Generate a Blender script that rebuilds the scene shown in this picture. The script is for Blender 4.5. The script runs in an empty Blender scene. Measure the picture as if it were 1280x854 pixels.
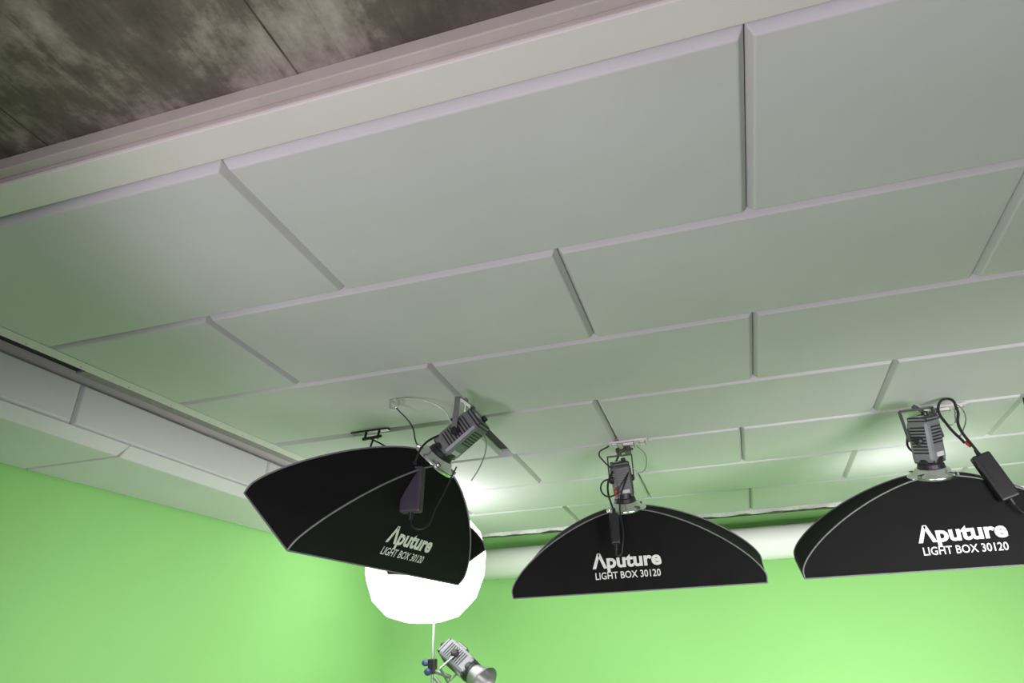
import bpy, bmesh, math, random
from mathutils import Vector, Matrix
random.seed(4)
H0=1.6            # eye height above floor; everything below is measured from eye level, then lifted
CEIL=1.2045
scn=bpy.context.scene
scn.view_settings.view_transform='Standard'
scn.view_settings.look='None'
col=scn.collection

# ------------------------------------------------------------------ materials
def mat(name,color=(.5,.5,.5),rough=.6,metal=0.0,emis=None,estr=0,noise=None,bump=None,spec=.5,sheen=0):
    m=bpy.data.materials.new(name); m.use_nodes=True; nt=m.node_tree
    b=nt.nodes['Principled BSDF']
    b.inputs['Base Color'].default_value=(*color,1); b.inputs['Roughness'].default_value=rough
    b.inputs['Metallic'].default_value=metal; b.inputs['Specular IOR Level'].default_value=spec
    if emis: b.inputs['Emission Color'].default_value=(*emis,1); b.inputs['Emission Strength'].default_value=estr
    if sheen: b.inputs['Sheen Weight'].default_value=sheen
    tc=nt.nodes.new('ShaderNodeTexCoord')
    if noise:
        sc,amt=noise
        n=nt.nodes.new('ShaderNodeTexNoise'); n.inputs['Scale'].default_value=sc; n.inputs['Detail'].default_value=6
        nt.links.new(tc.outputs['Object'],n.inputs['Vector'])
        r=nt.nodes.new('ShaderNodeValToRGB')
        r.color_ramp.elements[0].position=.3; r.color_ramp.elements[1].position=.7
        r.color_ramp.elements[0].color=(*[c*(1-amt) for c in color],1)
        r.color_ramp.elements[1].color=(*[min(1,c*(1+amt)) for c in color],1)
        nt.links.new(n.outputs['Fac'],r.inputs['Fac']); nt.links.new(r.outputs['Color'],b.inputs['Base Color'])
    if bump:
        sc,st,dist=bump
        n=nt.nodes.new('ShaderNodeTexNoise'); n.inputs['Scale'].default_value=sc; n.inputs['Detail'].default_value=4
        nt.links.new(tc.outputs['Object'],n.inputs['Vector'])
        bp=nt.nodes.new('ShaderNodeBump'); bp.inputs['Strength'].default_value=st; bp.inputs['Distance'].default_value=dist
        nt.links.new(n.outputs['Fac'],bp.inputs['Height']); nt.links.new(bp.outputs['Normal'],b.inputs['Normal'])
    return m
M={}
M['foam']=mat('foam_offwhite',(.635,.62,.645),.7,noise=(2.5,.03),bump=(350,.12,.001),spec=.3)
M['trim']=mat('painted_trim',(.74,.70,.70),.55,noise=(3,.02))
M['lip']=mat('trim_lip',(.50,.45,.43),.6,noise=(6,.06))
M['dark']=mat('dark_gap',(.03,.03,.028),.9,noise=(20,.2))  # near-black standing in for shade in open gaps; also one ceiling plate
M['midgap']=mat('recess_grey',(.30,.29,.28),.8,noise=(20,.1))
M['green']=mat('chroma_green_paint',(.275,.56,.195),.85,noise=(1.2,.02),bump=(60,.05,.002),spec=.2)
M['fabric']=mat('black_fabric',(.0045,.0045,.005),.8,bump=(900,.3,.0006),spec=.2,noise=(8,.15))
M['piping']=mat('grey_piping',(.18,.18,.19),.6,noise=(50,.1))
M['print']=mat('silver_print',(.66,.68,.66),.5,noise=(60,.04))
M['diff']=mat('diffuser',(.85,.85,.85),.8,emis=(1,.97,.95),estr=12,noise=(30,.02))
M['chrome']=mat('brushed_aluminium',(.75,.75,.76),.22,1.0,noise=(40,.05))
M['standmetal']=mat('dark_satin_steel',(.30,.30,.31),.4,.8,noise=(40,.05))
M['grey']=mat('grey_housing',(.20,.205,.22),.42,.3,noise=(30,.06),bump=(500,.15,.0005))
M['dgrey']=mat('dark_housing',(.07,.072,.078),.45,.1,noise=(30,.1))
M['black']=mat('black_plastic',(.014,.014,.016),.38,noise=(20,.1))
M['brick']=mat('adapter_plastic',(.045,.038,.055),.45,noise=(25,.1))
M['steel']=mat('steel_wire',(.5,.5,.5),.35,1.0,noise=(50,.05))
M['red']=mat('red_plastic',(.4,.03,.02),.4,noise=(50,.05))
M['white']=mat('white_roll',(.86,.85,.86),.6,noise=(3,.02),bump=(15,.08,.01))
M['plastic']=mat('crinkled_film',(.75,.78,.75),.35,0,noise=(30,.1),bump=(60,.6,.008))
M['lantern']=mat('lantern_cloth',(.9,.9,.9),.8,emis=(1,.985,.97),estr=4.2,noise=(30,.01))
M['floor']=mat('studio_floor',(.36,.34,.36),.5,noise=(4,.1))
M['grey_wall']=mat('grey_wall_paint',(.36,.36,.36),.8,noise=(2,.04))
M['label']=mat('label',(.5,.52,.52),.5,noise=(60,.05))
M['blue']=mat('blue_knob',(.03,.045,.12),.4,noise=(60,.05))

def concrete():
    m=bpy.data.materials.new('board_formed_concrete'); m.use_nodes=True; nt=m.node_tree; L=nt.links.new
    b=nt.nodes['Principled BSDF']; b.inputs['Roughness'].default_value=.85
    tc=nt.nodes.new('ShaderNodeTexCoord')
    sep=nt.nodes.new('ShaderNodeSeparateXYZ'); L(tc.outputs['Object'],sep.inputs[0])
    def math_(op,a,bv=None):
        n=nt.nodes.new('ShaderNodeMath'); n.operation=op
        if hasattr(a,'links'): L(a,n.inputs[0])
        else: n.inputs[0].default_value=a
        if bv is not None:
            if hasattr(bv,'links'): L(bv,n.inputs[1])
            else: n.inputs[1].default_value=bv
        return n.outputs[0]
    bx=math_('DIVIDE',math_('ADD',sep.outputs[0],.765-.36),.72)
    idx=math_('FLOOR',bx); fr=math_('FRACT',bx)
    ab=math_('ABSOLUTE',math_('SUBTRACT',fr,.5))
    def noise(scale,detail,rough,vec=(1,1,1),off=0):
        mp=nt.nodes.new('ShaderNodeMapping'); L(tc.outputs['Object'],mp.inputs['Vector']); mp.inputs['Scale'].default_value=vec; mp.inputs['Location'].default_value=(off,off,0)
        n=nt.nodes.new('ShaderNodeTexNoise'); L(mp.outputs[0],n.inputs['Vector']); n.inputs['Scale'].default_value=scale; n.inputs['Detail'].default_value=detail; n.inputs['Roughness'].default_value=rough
        return n.outputs['Fac']
    n4=noise(6,5,.6,(1,1,1),9)
    line=math_('SUBTRACT',1.0,math_('MULTIPLY',math_('LESS_THAN',ab,.0035),math_('MULTIPLY',n4,1.5)))
    fl=math_('FRACT',math_('DIVIDE',math_('ADD',sep.outputs[0],5.0),.15))
    fine=math_('MULTIPLY',math_('LESS_THAN',fl,.03),.022)
    n1=noise(6,9,.65,(4,1.0,1)); n2=noise(3.4,13,.62,(1.2,1,1),3); n3=noise(22,12,.8)
    s=math_('ADD',math_('ADD',math_('MULTIPLY',n1,.25),math_('MULTIPLY',n2,.72)),math_('MULTIPLY',n3,.2))
    s=math_('SUBTRACT',s,fine)
    r=nt.nodes.new('ShaderNodeValToRGB'); L(s,r.inputs['Fac']); e=r.color_ramp.elements
    e[0].position=.45; e[0].color=(.080,.070,.054,1); e[1].position=.72; e[1].color=(.40,.365,.325,1)
    x=e.new(.55); x.color=(.130,.113,.092,1); x=e.new(.605); x.color=(.235,.208,.178,1)
    mx=nt.nodes.new('ShaderNodeMixRGB'); L(line,mx.inputs[0]); mx.inputs[1].default_value=(.035,.029,.022,1); L(r.outputs[0],mx.inputs[2])
    L(mx.outputs[0],b.inputs['Base Color'])
    bp=nt.nodes.new('ShaderNodeBump'); bp.inputs['Strength'].default_value=.35; bp.inputs['Distance'].default_value=.008
    L(math_('ADD',math_('MULTIPLY',line,.4),s),bp.inputs['Height']); L(bp.outputs[0],b.inputs['Normal'])
    return m
M['concrete']=concrete()

# ------------------------------------------------------------------ helpers
def link(o,parent=None):
    col.objects.link(o)
    if parent: o.parent=parent
    return o
def empty(name,loc=(0,0,0),mtx=None):
    e=bpy.data.objects.new(name,None); e.empty_display_size=.1; col.objects.link(e)
    e.matrix_world=mtx if mtx else Matrix.Translation(loc); return e
def obj(name,bm,m,parent=None,smooth=False):
    me=bpy.data.meshes.new(name); bm.normal_update(); bm.to_mesh(me); bm.free()
    for x in (m if isinstance(m,(list,tuple)) else [m]): me.materials.append(M[x])
    if smooth:
        for p in me.polygons: p.use_smooth=True
    return link(bpy.data.objects.new(name,me),parent)
def addbox(bm,c,s,rot=None,bev=0,mi=0):
    r=bmesh.ops.create_cube(bm,size=1)
    vs=r['verts']
    T=Matrix.Translation(c)@(rot.to_4x4() if rot else Matrix())@Matrix.Diagonal((*s,1))
    bmesh.ops.transform(bm,matrix=T,verts=vs)
    fs=list({f for v in vs for f in v.link_faces})
    if bev:
        es=list({e for v in vs for e in v.link_edges})
        rr=bmesh.ops.bevel(bm,geom=es,offset=bev,segments=2,affect='EDGES',profile=.5)
        fs=[f for f in rr['faces']]+[f for f in fs if f.is_valid]
    for f in fs:
        if f.is_valid: f.material_index=mi
def addlathe(bm,prof,seg=32,mtx=Matrix(),mi=0,cap=True):
    rings=[]
    for r,z in prof:
        rings.append([bm.verts.new(mtx@Vector((r*math.cos(2*math.pi*i/seg),r*math.sin(2*math.pi*i/seg),z))) for i in range(seg)])
    for a,b in zip(rings,rings[1:]):
        for i in range(seg):
            f=bm.faces.new((a[i],a[(i+1)%seg],b[(i+1)%seg],b[i])); f.material_index=mi
    if cap:
        f=bm.faces.new(rings[0][::-1]); f.material_index=mi
        f=bm.faces.new(rings[-1]); f.material_index=mi
def axis_mtx(p,d,up=Vector((0,0,1))):
    z=Vector(d).normalized(); q=z.to_track_quat('Z','Y'); return Matrix.Translation(p)@q.to_matrix().to_4x4()
def rod(bm,p,q,r,seg=12,mi=0):
    p=Vector(p);q=Vector(q); addlathe(bm,[(r,0),(r,(q-p).length)],seg,axis_mtx(p,q-p),mi)
def cable(name,pts,r,m,parent=None):
    cu=bpy.data.curves.new(name,'CURVE'); cu.dimensions='3D'; cu.bevel_depth=r; cu.bevel_resolution=3; cu.resolution_u=10
    s=cu.splines.new('BEZIER'); s.bezier_points.add(len(pts)-1)
    for b,p in zip(s.bezier_points,pts):
        b.co=p; b.handle_left_type=b.handle_right_type='AUTO'
    cu.materials.append(M[m]); return link(bpy.data.objects.new(name,cu),parent)

# ------------------------------------------------------------------ ceiling slab + raft
bm=bmesh.new(); addbox(bm,(1,2.6,1.27+.1),(10,7.6,.2)); obj('ceiling',bm,'concrete')

Yr=[1.064]+[1.096+.6*k for k in range(1,7)]+[5.31]
seams={0:[-1.072,.195,1.45,2.7],1:[-1.617,-.362,.903,2.16],2:[-1.036,.211,1.46,2.7],3:[-1.06,-.478,.765,2.0],
       4:[-1.046,.150,1.40,2.65],5:[-1.72,-.46,.75,2.0],6:[-1.05,.19,1.44,2.7]}
XR=3.4
def left(y): return -2.27+.115*(y-2)
INS=.016; DEP=.026; TH=.045; G=.001
bm=bmesh.new()
def panel(bm,q,zf,up=Vector((0,0,1)),ins=INS,dep=DEP,th=TH):
    def shrink(d):
        out=[]
        n=len(q)
        for i in range(n):
            a=q[i-1];b=q[i];e=q[(i+1)%n]
            d1=(a-b).normalized(); d2=(e-b).normalized()
            s=d1.cross(d2).length
            out.append(b+(d1+d2)*d/s)
        return out
    f=[bm.verts.new(v) for v in shrink(ins)]
    m=[bm.verts.new(v+up*dep) for v in shrink(G)]
    t=[bm.verts.new(v+up*th) for v in shrink(G)]
    bm.faces.new(f)
    for A,B in ((f,m),(m,t)):
        for i in range(4): bm.faces.new((A[i],A[(i+1)%4],B[(i+1)%4],B[i]))
for k in range(7):
    y0,y1=Yr[k],Yr[k+1]
    xs=[None]+seams[k]+[XR]
    for i in range(len(xs)-1):
        a0=left(y0) if xs[i] is None else xs[i]; a1=left(y1) if xs[i] is None else xs[i]
        b=xs[i+1]
        yy0=y0
        if k==3 and i==0: b-=.05; yy0=y0+.02
        panel(bm,[Vector((a0,yy0,CEIL)),Vector((b,yy0,CEIL)),Vector((b,y1,CEIL)),Vector((a1,y1,CEIL))],CEIL)
bmesh.ops.recalc_face_normals(bm,faces=bm.faces)
pan=obj('acoustic_ceiling_panels',bm,'foam')
bv=pan.modifiers.new('b','BEVEL'); bv.width=.004; bv.segments=2; bv.limit_method='ANGLE'; bv.angle_limit=.4
bm=bmesh.new()
vs=[bm.verts.new(v) for v in [(left(1.06)-.02,1.06,CEIL+TH),(XR,1.06,CEIL+TH),(XR,5.31,CEIL+TH),(left(5.31)-.02,5.31,CEIL+TH)]]
vt=[bm.verts.new((v.co.x,v.co.y,CEIL+TH+.018)) for v in vs]
bm.faces.new(vs);bm.faces.new(vt[::-1])
for i in range(4): bm.faces.new((vs[i],vt[i],vt[(i+1)%4],vs[(i+1)%4]))
bmesh.ops.recalc_face_normals(bm,faces=bm.faces)
obj('ceiling_raft_board',bm,'trim',pan)
bm=bmesh.new()
x0=-2.75
addbox(bm,((x0+XR)/2,1.003,CEIL+.008+.0225),(XR-x0,.098,.045),bev=.003)
obj('trim_1',bm,'trim')
bm=bmesh.new()
addbox(bm,((x0+XR)/2,.935,CEIL+.045),(XR-x0,.030,.040),bev=.003)
addbox(bm,((x0+XR)/2,.9515,CEIL+.035),(XR-x0,.004,.035))
obj('trim_2',bm,'lip')
def strip(name,fa,fb,z0,z1,y0,y1,m,parent=None):
    bm=bmesh.new()
    q=[(fa(y0),y0),(fb(y0),y0),(fb(y1),y1),(fa(y1),y1)]
    a=[bm.verts.new((x,y,z0)) for x,y in q]; b=[bm.verts.new((x,y,z1)) for x,y in q]
    bm.faces.new(a); bm.faces.new(b[::-1])
    for i in range(4): bm.faces.new((a[i],b[i],b[(i+1)%4],a[(i+1)%4]))
    bmesh.ops.recalc_face_normals(bm,faces=bm.faces)
    return obj(name,bm,m,parent)
t3=strip('trim_3',lambda y:left(y)-.065,lambda y:left(y)-.003,CEIL+.006,CEIL+.05,1.055,5.31,'trim')
strip('gap_shade_strip',lambda y:left(y)-.16,lambda y:left(y)-.067,CEIL+.035,CEIL+.05,1.055,1.93,'dark',t3)  # dark strip: shade of the open gap put into the colour
strip('recess_channel',lambda y:left(y)-.16,lambda y:left(y)-.067,CEIL+.025,CEIL+.05,1.93,5.31,'midgap',t3)
bm=bmesh.new()
y=1.2
while y<5.2:
    addlathe(bm,[(.003,.003),(.004,.004),(.004,.006)],8,Matrix.Translation((left(y)-.045,y,CEIL+.001))); y+=.22
obj('trim_screws',bm,'lip',t3)
bm=bmesh.new(); addbox(bm,(-1.085,3.19,CEIL+.030),(.045,.5,.014)); obj('slot_shade_strip',bm,'dark',pan)  # dark box in the panel gap, painted as the shade inside the opening

# ------------------------------------------------------------------ left soffit clad in foam
def sx(y): return -2.45+.10*(y-1.99)     # vertical face
def wx(y): return -3.03+.158*(y-2.16)    # left wall
ZS=.985
bm=bmesh.new()
ys=[-.6,.75,1.99,3.12,4.3,5.0]
for a,b in zip(ys,ys[1:]):
    q=[Vector((sx(a),a,1.215)),Vector((sx(b),b,1.215)),Vector((sx(b),b,1.03)),Vector((sx(a),a,1.03))]
    panel(bm,q,0,up=Vector((-1,.1,0)).normalized(),ins=.012,dep=.02,th=.04)
ys=[-.4,.95,2.27,3.5,4.75,5.02]
for a,b in zip(ys,ys[1:]):
    q=[Vector((sx(a)+.0,a,ZS)),Vector((sx(b)+.0,b,ZS)),Vector((wx(b)+.01,b,ZS)),Vector((wx(a)+.01,a,ZS))]
    f=[bm.verts.new(v) for v in [q[0]+Vector((-.055,.008,0)),q[1]+Vector((-.055,-.008,0)),q[2]+Vector((.01,-.008,0)),q[3]+Vector((.01,.008,0))]]
    m=[bm.verts.new(v) for v in [q[0]+Vector((0,.0,.045)),q[1]+Vector((0,0,.045)),q[2]+Vector((0,0,.03)),q[3]+Vector((0,0,.03))]]
    bm.faces.new(f)
    for i in range(4): bm.faces.new((f[i],f[(i+1)%4],m[(i+1)%4],m[i]))
    bm.faces.new(m[::-1])
bmesh.ops.recalc_face_normals(bm,faces=bm.faces)
so=obj('soffit_acoustic_panels',bm,'foam')
bv=so.modifiers.new('b','BEVEL'); bv.width=.004; bv.segments=2; bv.limit_method='ANGLE'; bv.angle_limit=.4
strip('soffit_core',lambda y:wx(y)+.01,lambda y:sx(y)-.042,1.02,1.266,-.9,5.02,'trim',so)

# ------------------------------------------------------------------ walls, floor
YB=5.75
def wallmesh(name,path,zt,m):
    bm=bmesh.new()
    n=len(path); outer=[]
    for i,(x,y) in enumerate(path):
        a=Vector(path[max(0,i-1)]);b=Vector(path[min(n-1,i+1)]); t=(b-a).normalized(); nn=Vector((-t.y,t.x))
        outer.append((x+nn.x*.1,y+nn.y*.1))
    lo=[bm.verts.new((x,y,-H0)) for x,y in path]; hi=[bm.verts.new((x,y,zt)) for x,y in path]
    lo2=[bm.verts.new((x,y,-H0)) for x,y in outer]; hi2=[bm.verts.new((x,y,zt)) for x,y in outer]
    for i in range(n-1):
        f=bm.faces.new((lo[i],lo[i+1],hi[i+1],hi[i])); f.smooth=True
        bm.faces.new((lo2[i+1],lo2[i],hi2[i],hi2[i+1])); bm.faces.new((hi[i],hi[i+1],hi2[i+1],hi2[i])); bm.faces.new((lo[i+1],lo[i],lo2[i],lo2[i+1]))
    for i in (0,n-1): bm.faces.new((lo[i],hi[i],hi2[i],lo2[i]))
    bmesh.ops.recalc_face_normals(bm,faces=bm.faces)
    o=obj(name,bm,m)
    es=o.modifiers.new('e','EDGE_SPLIT'); es.split_angle=.7
    return o
R=.75
th=math.atan(.158)
cyy=YB-R
yw=cyy+R*math.sin(th); cxx=wx(yw)+R*math.cos(th)
arc=[]
for i in range(33):
    t0=math.pi-th; t1=math.pi/2
    t=t0+(t1-t0)*i/32
    arc.append((cxx+R*math.cos(t),cyy+R*math.sin(t)))
wallmesh('wall_left',[(wx(-1.2),-1.2),(wx(2),2),(wx(yw),yw)],1.018,'green')
wallmesh('wall_back',[arc[0]]+arc[1:]+[(1.5,YB),(5,YB)],1.266,'green')
bm=bmesh.new(); addbox(bm,(5.05,2.3,-.17),(.1,6.9,2.86)); obj('light_block_wall_right',bm,'grey_wall')  # unseen wall, added to block ambient light from the right
bm=bmesh.new(); addbox(bm,(1.2,2.3,-H0-.05),(10.4,7.2,.1)); obj('floor',bm,'floor')
bm=bmesh.new()
vs=[bm.verts.new(v) for v in [(wx(3.0)+.01,3.0,-H0+.004),(4.99,3.0,-H0+.004),(4.99,YB-.01,-H0+.004),(-1.7,YB-.01,-H0+.004),(wx(5.0)+.01,5.0,-H0+.004)]]
bm.faces.new(vs); obj('floor_green_paint',bm,'green')

# backdrop roll
bm=bmesh.new()
rod(bm,(-1.95,5.5,1.0),(2.6,5.5,1.01),.118,48,0)
rod(bm,(-2.0,5.5,1.0),(2.66,5.5,1.01),.03,16,1)
for x in (-1.98,2.63): addbox(bm,(x,5.5,1.12),(.02,.03,.28),mi=1)
o=obj('backdrop_roll',bm,['white','steel'],smooth=False)
for p in o.data.polygons: p.use_smooth=len(p.vertices)==4
# crinkled plastic film along the far edge of the raft
bm=bmesh.new(); prev=None
n=90
for i in range(n+1):
    x=-1.9+4.4*i/n
    row=[bm.verts.new((x,5.335+.010*math.sin(i*1.1+j*2)+random.uniform(-.006,.006),CEIL+.03-.035*j/1.5+random.uniform(-.005,.005))) for j in range(3)]
    if prev:
        for j in range(2): bm.faces.new((prev[j],row[j],row[j+1],prev[j+1]))
    prev=row
obj('plastic_film_strip',bm,'plastic',smooth=True)

# ------------------------------------------------------------------ softbox
RW=.055; LIP=.035
def prof(t,D,W,H,P):
    x=t; z=(max(0,1-x**P))**(1/P)
    return RW+(W-RW)*x, RW+(H-RW)*x, D*z
def ts(n,P):
    return [math.sin(math.pi/2*i/n)**(2/P) for i in range(n+1)]
def text_mesh(body,size,bold=0):
    cu=bpy.data.curves.new('txt','FONT'); cu.body=body; cu.size=size; cu.offset=bold; cu.resolution_u=3; cu.align_x='CENTER'
    o=bpy.data.objects.new('txt',cu); col.objects.link(o); bpy.context.view_layer.update()
    me=bpy.data.meshes.new_from_object(o.evaluated_get(bpy.context.evaluated_depsgraph_get()))
    bpy.data.objects.remove(o); bm=bmesh.new(); bm.from_mesh(me); return bm
def softbox(name,c,yaw,t,ro,D=.40,W=.6,H=.15,P=1.42,text=True,tx=0.0,lamp='dgrey',lampscale=1.0,lamprot=0,lamptilt=0):
    """c = centre of the outer rim plane"""
    n=Vector((math.sin(yaw)*math.cos(t),math.cos(yaw)*math.cos(t),-math.sin(t)))
    a=Vector((math.cos(yaw),-math.sin(yaw),0)); b=a.cross(n)
    a2=a*math.cos(ro)+b*math.sin(ro); b2=-a*math.sin(ro)+b*math.cos(ro)
    R3=Matrix((a2,b2,-n)).transposed()
    MW=Matrix.Translation(Vector(c)-n*LIP)@R3.to_4x4()
    E=empty(name,mtx=MW)
    bm=bmesh.new(); NS=14; rings=[]
    def sect(w,h,z,sag):
        out=[]
        for side in range(4):
            for i in range(NS):
                s=-1+2*i/NS; k=1-sag*(1-s*s)
                if side==0: p=(w*s,-h*k)
                elif side==1: p=(w*(1-sag*.35*(1-s*s)),h*s)
                elif side==2: p=(-w*s,h*k)
                else: p=(-w*(1-sag*.35*(1-s*s)),-h*s)
                out.append(Vector((p[0],p[1],z)))
        return out
    for x in ts(22,P):
        w,h,z=prof(x,D,W,H,P); sag=.10*math.sin(math.pi*min(1,x))
        rings.append(sect(w,h,z,sag))
    rings.append(sect(W,H,-LIP,.0))
    rings.append(sect(W-.006,H-.006,-LIP,.0))
    rings.append(sect(W-.006,H-.006,0.01,.0))
    V=[[bm.verts.new(v) for v in r] for r in rings]
    N=4*NS
    for A,B in zip(V,V[1:]):
        for i in range(N): bm.faces.new((A[i],A[(i+1)%N],B[(i+1)%N],B[i]))
    bmesh.ops.recalc_face_normals(bm,faces=bm.faces)
    sh=obj('fabric_shell',bm,'fabric',E,smooth=True)
    es=sh.modifiers.new('e','EDGE_SPLIT'); es.split_angle=.6
    bm=bmesh.new()
    bm.faces.new([bm.verts.new(v) for v in [(-W+.007,-H+.007,-.01),(-W+.007,H-.007,-.01),(W-.007,H-.007,-.01),(W-.007,-H+.007,-.01)]])
    obj('diffuser',bm,'diff',E)
    for sxn in (-1,1):
        for syn in (-1,1):
            pts=[]
            for x in ts(10,P):
                w,h,z=prof(x,D,W,H,P); pts.append((sxn*(w+.001),syn*(h+.001),z+.001))
            pts.append((sxn*W,syn*H,-LIP))
            cable('rib_piping',pts,.0032,'piping',E)
    bm=bmesh.new()
    q=[(-W,-H,-LIP),(W,-H,-LIP),(W,H,-LIP),(-W,H,-LIP)]
    for i in range(4): rod(bm,q[i],q[(i+1)%4],.0032,8)
    obj('rim_piping',bm,'piping',E)
    if text:
        tab=[]; prev=None;L=0
        for i in range(201):
            x=1-i/200; w,h,z=prof(x,D,W,H,P)
            hh=h*(1-.10*math.sin(math.pi*x))
            if prev: L+=math.hypot(hh-prev[0],z-prev[1])
            tab.append((L+LIP,x)); prev=(hh,z)
        def at(s,qv):
            if qv<=LIP: return Vector((s,-H-.002,-LIP+qv))
            for (l0,x0),(l1,x1) in zip(tab,tab[1:]):
                if l1>=qv:
                    x=x0+(x1-x0)*(qv-l0)/(l1-l0+1e-9); break
            w,h,z=prof(x,D,W,H,P); ss=max(-1,min(1,s/w)); k=1-.10*math.sin(math.pi*x)*(1-ss*ss)
            return Vector((s,-h*k-.0035,z+.002))
        for body,size,bold,base,wid in (('Λputure',.088,.0030,.114,.33),('LIGHT BOX 30120',.045,.0005,.062,.31)):
            bm=text_mesh(body,size,bold)
            bmesh.ops.subdivide_edges(bm,edges=[e for e in bm.edges if e.calc_length()>.02],cuts=2)
            xs=[v.co.x for v in bm.verts]; wd=max(xs)-min(xs); cxm=(max(xs)+min(xs))/2
            for v in bm.verts: v.co=at((v.co.x-cxm)*wid/wd+tx,base+v.co.y)
            obj('printed_lettering',bm,'print',E)
    bm=bmesh.new()
    T=Matrix.Translation((0,0,D))
    addlathe(bm,[(.088,-.014),(.098,-.010),(.100,0),(.094,.008),(.074,.014),(.068,.030),(.060,.034),(.056,.034)],48,T,0,cap=False)
    addlathe(bm,[(.056,.03),(.052,.05),(.047,.055),(.047,.075)],32,T,1)
    for k in range(4):
        an=math.pi/4+k*math.pi/2; sgn=(math.cos(an),math.sin(an))
        addbox(bm,(sgn[0]*.085,sgn[1]*.085,D+.010),(.03,.016,.014),Matrix.Rotation(an,3,'Z'),bev=.002,mi=1)
    o=obj('speed_ring',bm,['chrome','black'],E)
    for p in o.data.polygons: p.use_smooth=len(p.vertices)==4 and p.material_index==0
    LM=lampM(D,lamprot,lamptilt,lampscale)
    lamp_head('lamp_head',lamp,E,LM)
    return E,MW
def lampM(D,rot,tilt,ls):
    return Matrix.Translation((0,0,D+.060))@Matrix.Rotation(tilt,4,'X')@Matrix.Rotation(rot,4,'Z')@Matrix.Scale(ls,4)
def lamp_head(name,m,parent,LM):
    """COB lamp head along +Z (front at z=0, back at z=.2)"""
    bm=bmesh.new()
    addbox(bm,(0,0,.095),(.108,.100,.185),bev=.016,mi=0)
    addbox(bm,(0,0,.010),(.098,.092,.03),bev=.008,mi=1)
    addbox(bm,(0,0,.193),(.098,.088,.02),bev=.006,mi=1)
    addlathe(bm,[(.052,-.002),(.054,.012),(.052,.028)],28,Matrix(),1)
    for k in range(9):
        z=.045+k*.014
        for s in (-1,1):
            addbox(bm,(s*.0535,0,z),(.004,.066,.006),mi=1)
            if k<6: addbox(bm,(0,s*.0495,z+.042),(.070,.004,.006),mi=1)
    addlathe(bm,[(.014,0),(.014,.014),(.011,.018)],20,Matrix.Translation((.025,0,.203)),1)
    addbox(bm,(-.02,0,.204),(.034,.024,.004),mi=2)
    addbox(bm,(0,-.0515,.035),(.05,.003,.020),mi=2)
    addbox(bm,(0,.058,.13),(.03,.02,.07),bev=.004,mi=1)
    for s in (-1,1):
        addlathe(bm,[(.020,0),(.020,.012),(.012,.022)],20,axis_mtx((s*.054,0,.1),(s,0,0)),1)
    o=obj(name,bm,[m,'black','label'],parent); o.matrix_local=LM
    return o
def yoke(parent,MW,D,ls,mount_top,rot=0,m='dgrey',tilt=0):
    W_=MW@lampM(D,rot,tilt,ls)
    pl=W_@Vector((-.072,0,.1)); pr=W_@Vector((.072,0,.1)); mid=(pl+pr)/2; ax=(pr-pl).normalized()
    up=Vector((0,0,1)); up=(up-ax*up.dot(ax)).normalized()
    back=(W_.to_3x3()@Vector((0,0,1))).normalized(); up=(up*.9+back*.15); up=(up-ax*up.dot(ax)).normalized()
    h=.14*ls
    bm=bmesh.new()
    def B(p,q,w,t):
        p=Vector(p);q=Vector(q); d=(q-p); z=d.normalized()
        x=ax if abs(z.dot(ax))<.9 else up
        x=(x-z*x.dot(z)).normalized(); y=z.cross(x)
        addbox(bm,(p+q)/2,(t,w,d.length+t),Matrix((x,y,z)).transposed(),bev=.001)
    B(pl,pl+up*h,.024*ls,.005); B(pr,pr+up*h,.024*ls,.005); B(pl+up*h,pr+up*h,.024*ls,.005)
    top=mid+up*h
    mt=Vector(mount_top)
    rod(bm,top,top+up*.015,.012,16)
    k=top+up*.015
    rod(bm,k,Vector((mt.x,mt.y,mt.z-.03)),.008,12)
    addbox(bm,Vector((mt.x,mt.y,mt.z-.028)),(.035,.045,.04),bev=.004)
    rod(bm,mt+Vector((-.04,0,-.03)),mt+Vector((.03,0,-.03)),.006,10)
    addlathe(bm,[(.014,0),(.016,.01),(.012,.02)],12,axis_mtx(mt+Vector((-.04,0,-.03)),(-1,0,0)))
    bmesh.ops.transform(bm,matrix=MW.inverted(),verts=bm.verts)
    obj('yoke_bracket',bm,m,parent); return top
def adapter(parent,MW,p,d,name='power_adapter',s=(.075,.045,.17),m='brick',yawn=0):
    bm=bmesh.new()
    addbox(bm,(0,0,0),s,bev=.008,mi=0)
    addbox(bm,(0,-s[1]/2-.001,.0),(s[0]*.6,.002,s[2]*.5),mi=0)
    addlathe(bm,[(.010,0),(.007,.025)],12,Matrix.Translation((0,0,s[2]/2)),1)
    addlathe(bm,[(.007,-.025),(.010,0)],12,Matrix.Translation((0,0,-s[2]/2)),1)
    z=Vector(d).normalized(); x=Vector((math.cos(yawn),math.sin(yawn),0)); x=(x-z*x.dot(z)).normalized(); y=z.cross(x)
    T=MW.inverted()@(Matrix.Translation(p)@Matrix((x,y,z)).transposed().to_4x4())
    o=obj(name,bm,[m,'black'],parent); o.matrix_local=T; return o
def wcable(parent,MW,pts,r,m,name='cable'):
    inv=MW.inverted(); return cable(name,[inv@Vector(p) for p in pts],r,m,parent)
def plate(parent,MW,x,y,w=.16,d=.07,m='trim'):
    bm=bmesh.new(); addbox(bm,(x,y,CEIL-.004),(w,d,.010),bev=.002,mi=0)
    for s in (-1,1): addbox(bm,(x+s*w*.36,y,CEIL-.012),(.03,.05,.014),bev=.002,mi=1)
    addbox(bm,(x,y,CEIL-.018),(.06,.05,.02),bev=.003,mi=1)
    bmesh.ops.transform(bm,matrix=MW.inverted(),verts=bm.verts)
    obj('ceiling_plate',bm,[m,'black'],parent)

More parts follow.
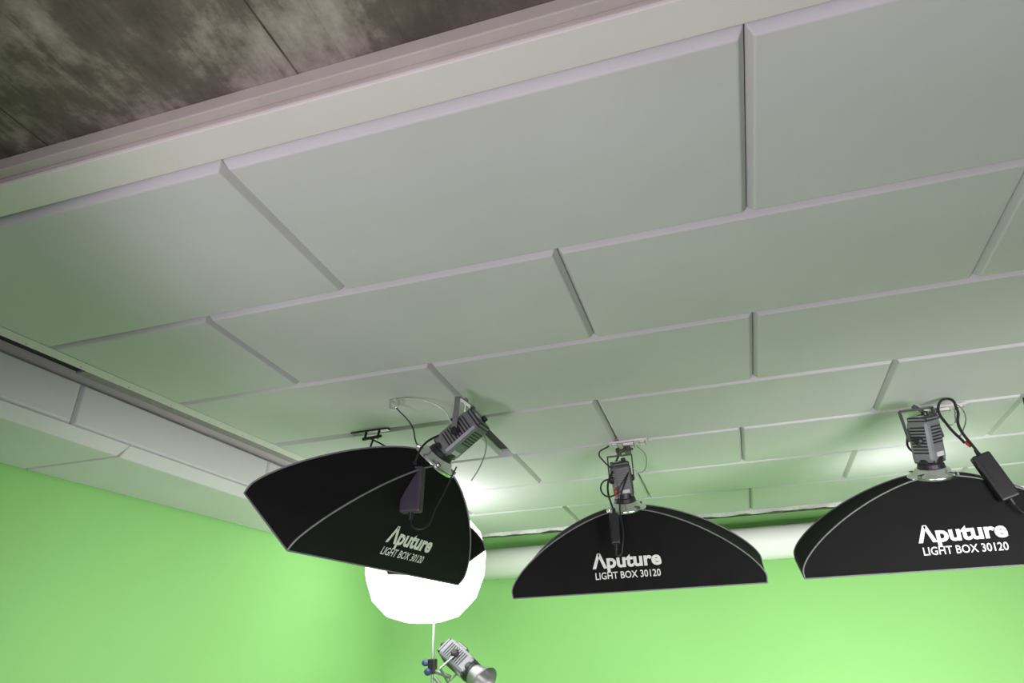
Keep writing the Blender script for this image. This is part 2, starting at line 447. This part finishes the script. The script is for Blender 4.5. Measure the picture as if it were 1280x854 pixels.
# centre softbox
Dc=.325
E1,W1=softbox('strip_softbox',Vector((-.46,3.607,.521)),0,1.15,0,D=Dc,tx=-.02,lamp='dgrey',lampscale=.85,lamprot=math.radians(20))
yoke(E1,W1,Dc,.85,(-.43,3.50,CEIL-.01)); plate(E1,W1,-.42,3.50,.2)
adapter(E1,W1,(-.50,3.30,.72),(0.02,.0,1),s=(.045,.03,.14),m='black')
wcable(E1,W1,[(-.50,3.30,.80),(-.52,3.31,.92),(-.49,3.36,1.03),(-.46,3.42,1.12),(-.44,3.48,1.17)],.005,'black')
wcable(E1,W1,[(-.50,3.30,.64),(-.50,3.32,.60),(-.47,3.31,.66),(-.47,3.33,.85),(-.42,3.36,1.0)],.004,'black')
wcable(E1,W1,[(-.52,3.46,1.18),(-.56,3.38,1.12),(-.53,3.34,1.06),(-.47,3.36,1.0)],.004,'black')
wcable(E1,W1,[(-.47,3.36,.98),(-.55,3.33,.95),(-.53,3.31,.88),(-.46,3.33,.9)],.004,'black')
wcable(E1,W1,[(-.48,3.33,.92),(-.49,3.32,.90),(-.48,3.32,.88)],.005,'red')
wcable(E1,W1,[(-.38,3.5,1.18),(-.33,3.42,1.08),(-.36,3.38,1.0),(-.40,3.36,1.02)],.0022,'steel')

# right softbox
E2,W2=softbox('strip_softbox',Vector((.890,3.49,.512)),0.0,1.15,0,D=Dc,tx=.03,lamp='grey',lampscale=.97,lamprot=math.radians(45))
yoke(E2,W2,Dc,.97,(1.02,3.55,CEIL-.01),rot=math.radians(10)); plate(E2,W2,1.06,3.53,.2)
adapter(E2,W2,(1.09,3.26,.79),(-.30,.0,1),s=(.075,.045,.20),m='black')
wcable(E2,W2,[(1.06,3.26,.90),(1.03,3.28,1.02),(1.06,3.33,1.12),(1.05,3.38,1.19),(1.00,3.36,1.15),(1.0,3.32,1.05),(1.03,3.28,.95)],.006,'black')
wcable(E2,W2,[(.98,3.5,1.17),(.93,3.42,1.13),(.90,3.38,1.05),(.87,3.36,.97)],.006,'black')
wcable(E2,W2,[(.99,3.5,1.17),(.90,3.40,1.12),(.84,3.34,1.03),(.83,3.33,.96),(.90,3.30,.92)],.005,'black')
wcable(E2,W2,[(1.12,3.26,.68),(1.15,3.25,.63),(1.2,3.25,.63),(1.28,3.3,.74),(1.33,3.4,.9),(1.38,3.5,1.1),(1.40,3.52,1.2)],.005,'black')
wcable(E2,W2,[(1.035,3.28,.955),(1.04,3.275,.94),(1.045,3.27,.93)],.007,'red')
wcable(E2,W2,[(1.04,3.40,1.2),(1.0,3.38,1.14),(1.03,3.36,1.06),(1.06,3.36,1.12)],.003,'steel')
wcable(E2,W2,[(1.06,3.40,1.2),(1.10,3.38,1.12),(1.06,3.36,1.02),(1.04,3.34,1.0)],.003,'steel')

# left softbox (turned towards the left wall)
Dl=.40; TL=math.radians(12)
E3,W3=softbox('strip_softbox',Vector((-1.405,2.58,.58)),-1.428,.783,.052,D=Dl,P=1.36,tx=.02,lamp='grey',lampscale=.98,lamptilt=TL)
yoke(E3,W3,Dl,.98,(-1.10,2.87,CEIL-.005),tilt=TL,m='standmetal'); plate(E3,W3,-1.10,2.90,.14,m='dark')
adapter(E3,W3,(-1.12,2.38,.73),(0.03,.0,1),s=(.085,.04,.175),m='brick')
wcable(E3,W3,[(-1.12,2.38,.83),(-1.10,2.42,.92),(-1.05,2.52,1.0),(-1.08,2.7,1.1),(-1.12,2.85,1.18)],.0045,'black')
wcable(E3,W3,[(-1.12,2.38,.63),(-1.11,2.37,.59),(-1.07,2.38,.58),(-1.04,2.42,.66),(-.99,2.5,.84)],.003,'black')
wcable(E3,W3,[(-1.32,2.55,1.2),(-1.22,2.55,1.19),(-1.10,2.6,1.14),(-1.06,2.65,1.06)],.0025,'steel')
wcable(E3,W3,[(-1.33,2.55,1.2),(-1.31,2.54,1.15),(-1.28,2.54,1.17),(-1.30,2.55,1.2)],.005,'chrome')
wcable(E3,W3,[(-1.30,2.55,1.16),(-1.24,2.6,1.08),(-1.22,2.62,1.0),(-1.15,2.62,.95)],.003,'black')
wcable(E3,W3,[(-.98,2.75,1.1),(-.94,2.72,1.0),(-.96,2.7,.9),(-1.0,2.7,.84)],.0025,'steel')
bm=bmesh.new()
addbox(bm,(-1.60,2.885,CEIL-.002),(.20,.03,.012),mi=0)
for x in (-1.62,-1.55): rod(bm,(x,2.885,CEIL),(x,2.87,CEIL-.05),.006,8)
rod(bm,(-1.63,2.87,CEIL-.045),(-1.53,2.87,CEIL-.04),.008,8)
o=obj('ceiling_cable_bracket',bm,'black')
cable('bracket_cable',[(-1.57,2.87,CEIL-.04),(-1.58,2.86,CEIL-.12),(-1.54,2.85,CEIL-.2),(-1.42,2.8,CEIL-.28)],.005,'black',o)
cable('bracket_cable_2',[(-1.60,2.87,CEIL-.04),(-1.50,2.86,CEIL-.10),(-1.38,2.84,CEIL-.2),(-1.25,2.8,CEIL-.26)],.004,'black',o)

# far small softbox, almost fully hidden behind the left one
E4,W4=softbox('square_softbox',Vector((-1.49,3.50,.67)),.15,1.0,-.25,D=.22,W=.22,H=.15,text=False,lamp='dgrey',lampscale=.6)
yoke(E4,W4,.22,.6,(-1.44,3.42,CEIL-.01))

# ------------------------------------------------------------------ lantern
LT=empty('lantern_light',(-1.82,4.10,.80))
bm=bmesh.new()
prf=[(.11,-.355),(.225,-.32),(.32,-.23),(.37,-.10),(.38,.03),(.345,.16),(.25,.27),(.12,.315)]
addlathe(bm,prf,12,Matrix.Rotation(.2,4,'Z'),0,cap=True)
bmesh.ops.recalc_face_normals(bm,faces=bm.faces)
obj('lantern_cloth_shell',bm,'lantern',LT)
bm=bmesh.new()
addlathe(bm,[(.125,.312),(.10,.33),(.07,.345),(.06,.36)],24,Matrix(),0)
for k in range(12):
    a=2*math.pi*k/12+.2
    for (r0,z0),(r1,z1) in zip(prf,prf[1:]):
        rod(bm,(r0*math.cos(a),r0*math.sin(a),z0),(r1*math.cos(a),r1*math.sin(a),z1),.0025,6,1)
obj('lantern_frame',bm,['black','white'],LT)
bm=bmesh.new(); rod(bm,(0,0,.35),(0,0,CEIL-.80),.012,12); obj('drop_rod',bm,'dgrey',LT)

ST=empty('light_stand',(-1.75,4.10,0))
bm=bmesh.new()
zf=-H0+.006
rod(bm,(0,0,zf+.25),(0,0,-.55),.017,16); rod(bm,(0,0,-.6),(0,0,-.05),.014,16); rod(bm,(0,0,-.1),(.0,0,.45),.007,16)
for z in (-.55,-.05): addlathe(bm,[(.024,-.03),(.026,0),(.020,.03)],16,Matrix.Translation((0,0,z)))
for k in range(3):
    a=k*2*math.pi/3+.5
    rod(bm,(.02*math.cos(a),.02*math.sin(a),zf+.55),(.45*math.cos(a),.45*math.sin(a),zf+.01),.010,10)
    rod(bm,(.02*math.cos(a),.02*math.sin(a),zf+.25),(.24*math.cos(a),.24*math.sin(a),zf+.27),.007,10)
o=obj('stand_column',bm,'standmetal',ST)
for p in o.data.polygons: p.use_smooth=len(p.vertices)==4
bm=bmesh.new()
addbox(bm,(0,0,.20),(.045,.045,.08),bev=.006,mi=0)
addlathe(bm,[(.018,0),(.020,.02),(.012,.035)],12,axis_mtx((-.02,-.02,.22),(-1,-.3,0)),1)
addlathe(bm,[(.018,0),(.020,.02),(.012,.035)],12,axis_mtx((-.01,-.02,.17),(-.3,-1,0)),1)
rod(bm,(0,0,.18),(.12,-.02,.14),.011,12,2)
rod(bm,(.02,-.01,.14),(.10,-.02,.06),.010,12,2)
obj('stand_knuckle',bm,['black','blue','standmetal'],ST)
d=Vector((.72,-.25,-.50)).normalized(); p0=Vector((.255,-.04,.165))
T=axis_mtx(p0,-d)@Matrix.Rotation(.6,4,'Z')@Matrix.Scale(1.15,4)
lamp_head('cob_lamp_head','grey',ST,T)
bm=bmesh.new()
addlathe(bm,[(.040,0),(.048,-.02),(.062,-.07),(.075,-.095),(.079,-.097),(.072,-.092),(.058,-.068),(.040,-.02),(.03,-.01)],36,T,0,cap=False)
addlathe(bm,[(.050,.0),(.052,-.012),(.048,-.02)],36,T,1)
obj('reflector_cup',bm,['standmetal','black'],ST,smooth=True)
bm=bmesh.new()
for s in (-1,1):
    rod(bm,T@Vector((s*.062,0,.09)),T@Vector((s*.062,-.10,.10)),.006,8)
rod(bm,T@Vector((-.062,-.10,.10)),T@Vector((.062,-.10,.10)),.007,8)
obj('lamp_yoke',bm,'standmetal',ST)

# ------------------------------------------------------------------ lift everything so the floor is z=0
bpy.context.view_layer.update()
for o in list(scn.objects):
    if o.parent is None: o.location.z+=H0

# ------------------------------------------------------------------ lights
w=bpy.data.worlds.new('w'); scn.world=w; w.use_nodes=True
w.node_tree.nodes['Background'].inputs[0].default_value=(.82,.77,.84,1); w.node_tree.nodes['Background'].inputs[1].default_value=.58
def area(name,loc,tgt,size,power,colr,spread=math.pi):
    l=bpy.data.lights.new(name,'AREA'); l.size=size; l.energy=power; l.color=colr; l.spread=spread
    o=bpy.data.objects.new(name,l); col.objects.link(o); o.location=loc
    o.rotation_euler=(Vector(tgt)-Vector(loc)).to_track_quat('-Z','Y').to_euler()
area('added_back_wall_fill',(1.8,.6,.9),(.7,5.75,1.15),1.2,58,(1,.98,.96),1.35)  # added unseen lamp that brightens the back wall
area('added_left_wall_fill',(-.4,.6,.8),(-2.75,4.0,1.35),.8,14,(1,.98,.96),1.3)  # added fill, no fixture behind it; lifts the left green wall
area('added_rear_ceiling_fill',(.98,4.25,.72+H0),(1.0,4.35,2.8),.25,1.5,(1,.98,1),2.2)  # hidden lamp added to make the bright patch on the rear ceiling
l=bpy.data.lights.new('bounced_spotlight','SPOT'); l.energy=190; l.color=(1,.875,.97); l.spot_size=math.radians(70); l.spot_blend=.45; l.shadow_soft_size=.25
o=bpy.data.objects.new('bounced_spotlight',l); col.objects.link(o); o.location=(-.9,-.8,.6)
o.rotation_euler=(Vector((.25,2.2,2.8))-o.location).to_track_quat('-Z','Y').to_euler()

# ------------------------------------------------------------------ camera
cam=bpy.data.cameras.new('camera'); cam.sensor_width=36; cam.lens=866.07/1280*36; cam.clip_start=.02
co=bpy.data.objects.new('camera',cam); col.objects.link(co)
yaw,p,roll=-.2903,.4815,-.0225
f=Vector((math.sin(yaw)*math.cos(p),math.cos(yaw)*math.cos(p),math.sin(p))); r=Vector((math.cos(yaw),-math.sin(yaw),0)); u=r.cross(f)
r2=r*math.cos(roll)+u*math.sin(roll); u2=-r*math.sin(roll)+u*math.cos(roll)
co.matrix_world=Matrix.Translation((0,0,H0))@Matrix((r2,u2,-f)).transposed().to_4x4()
scn.camera=co
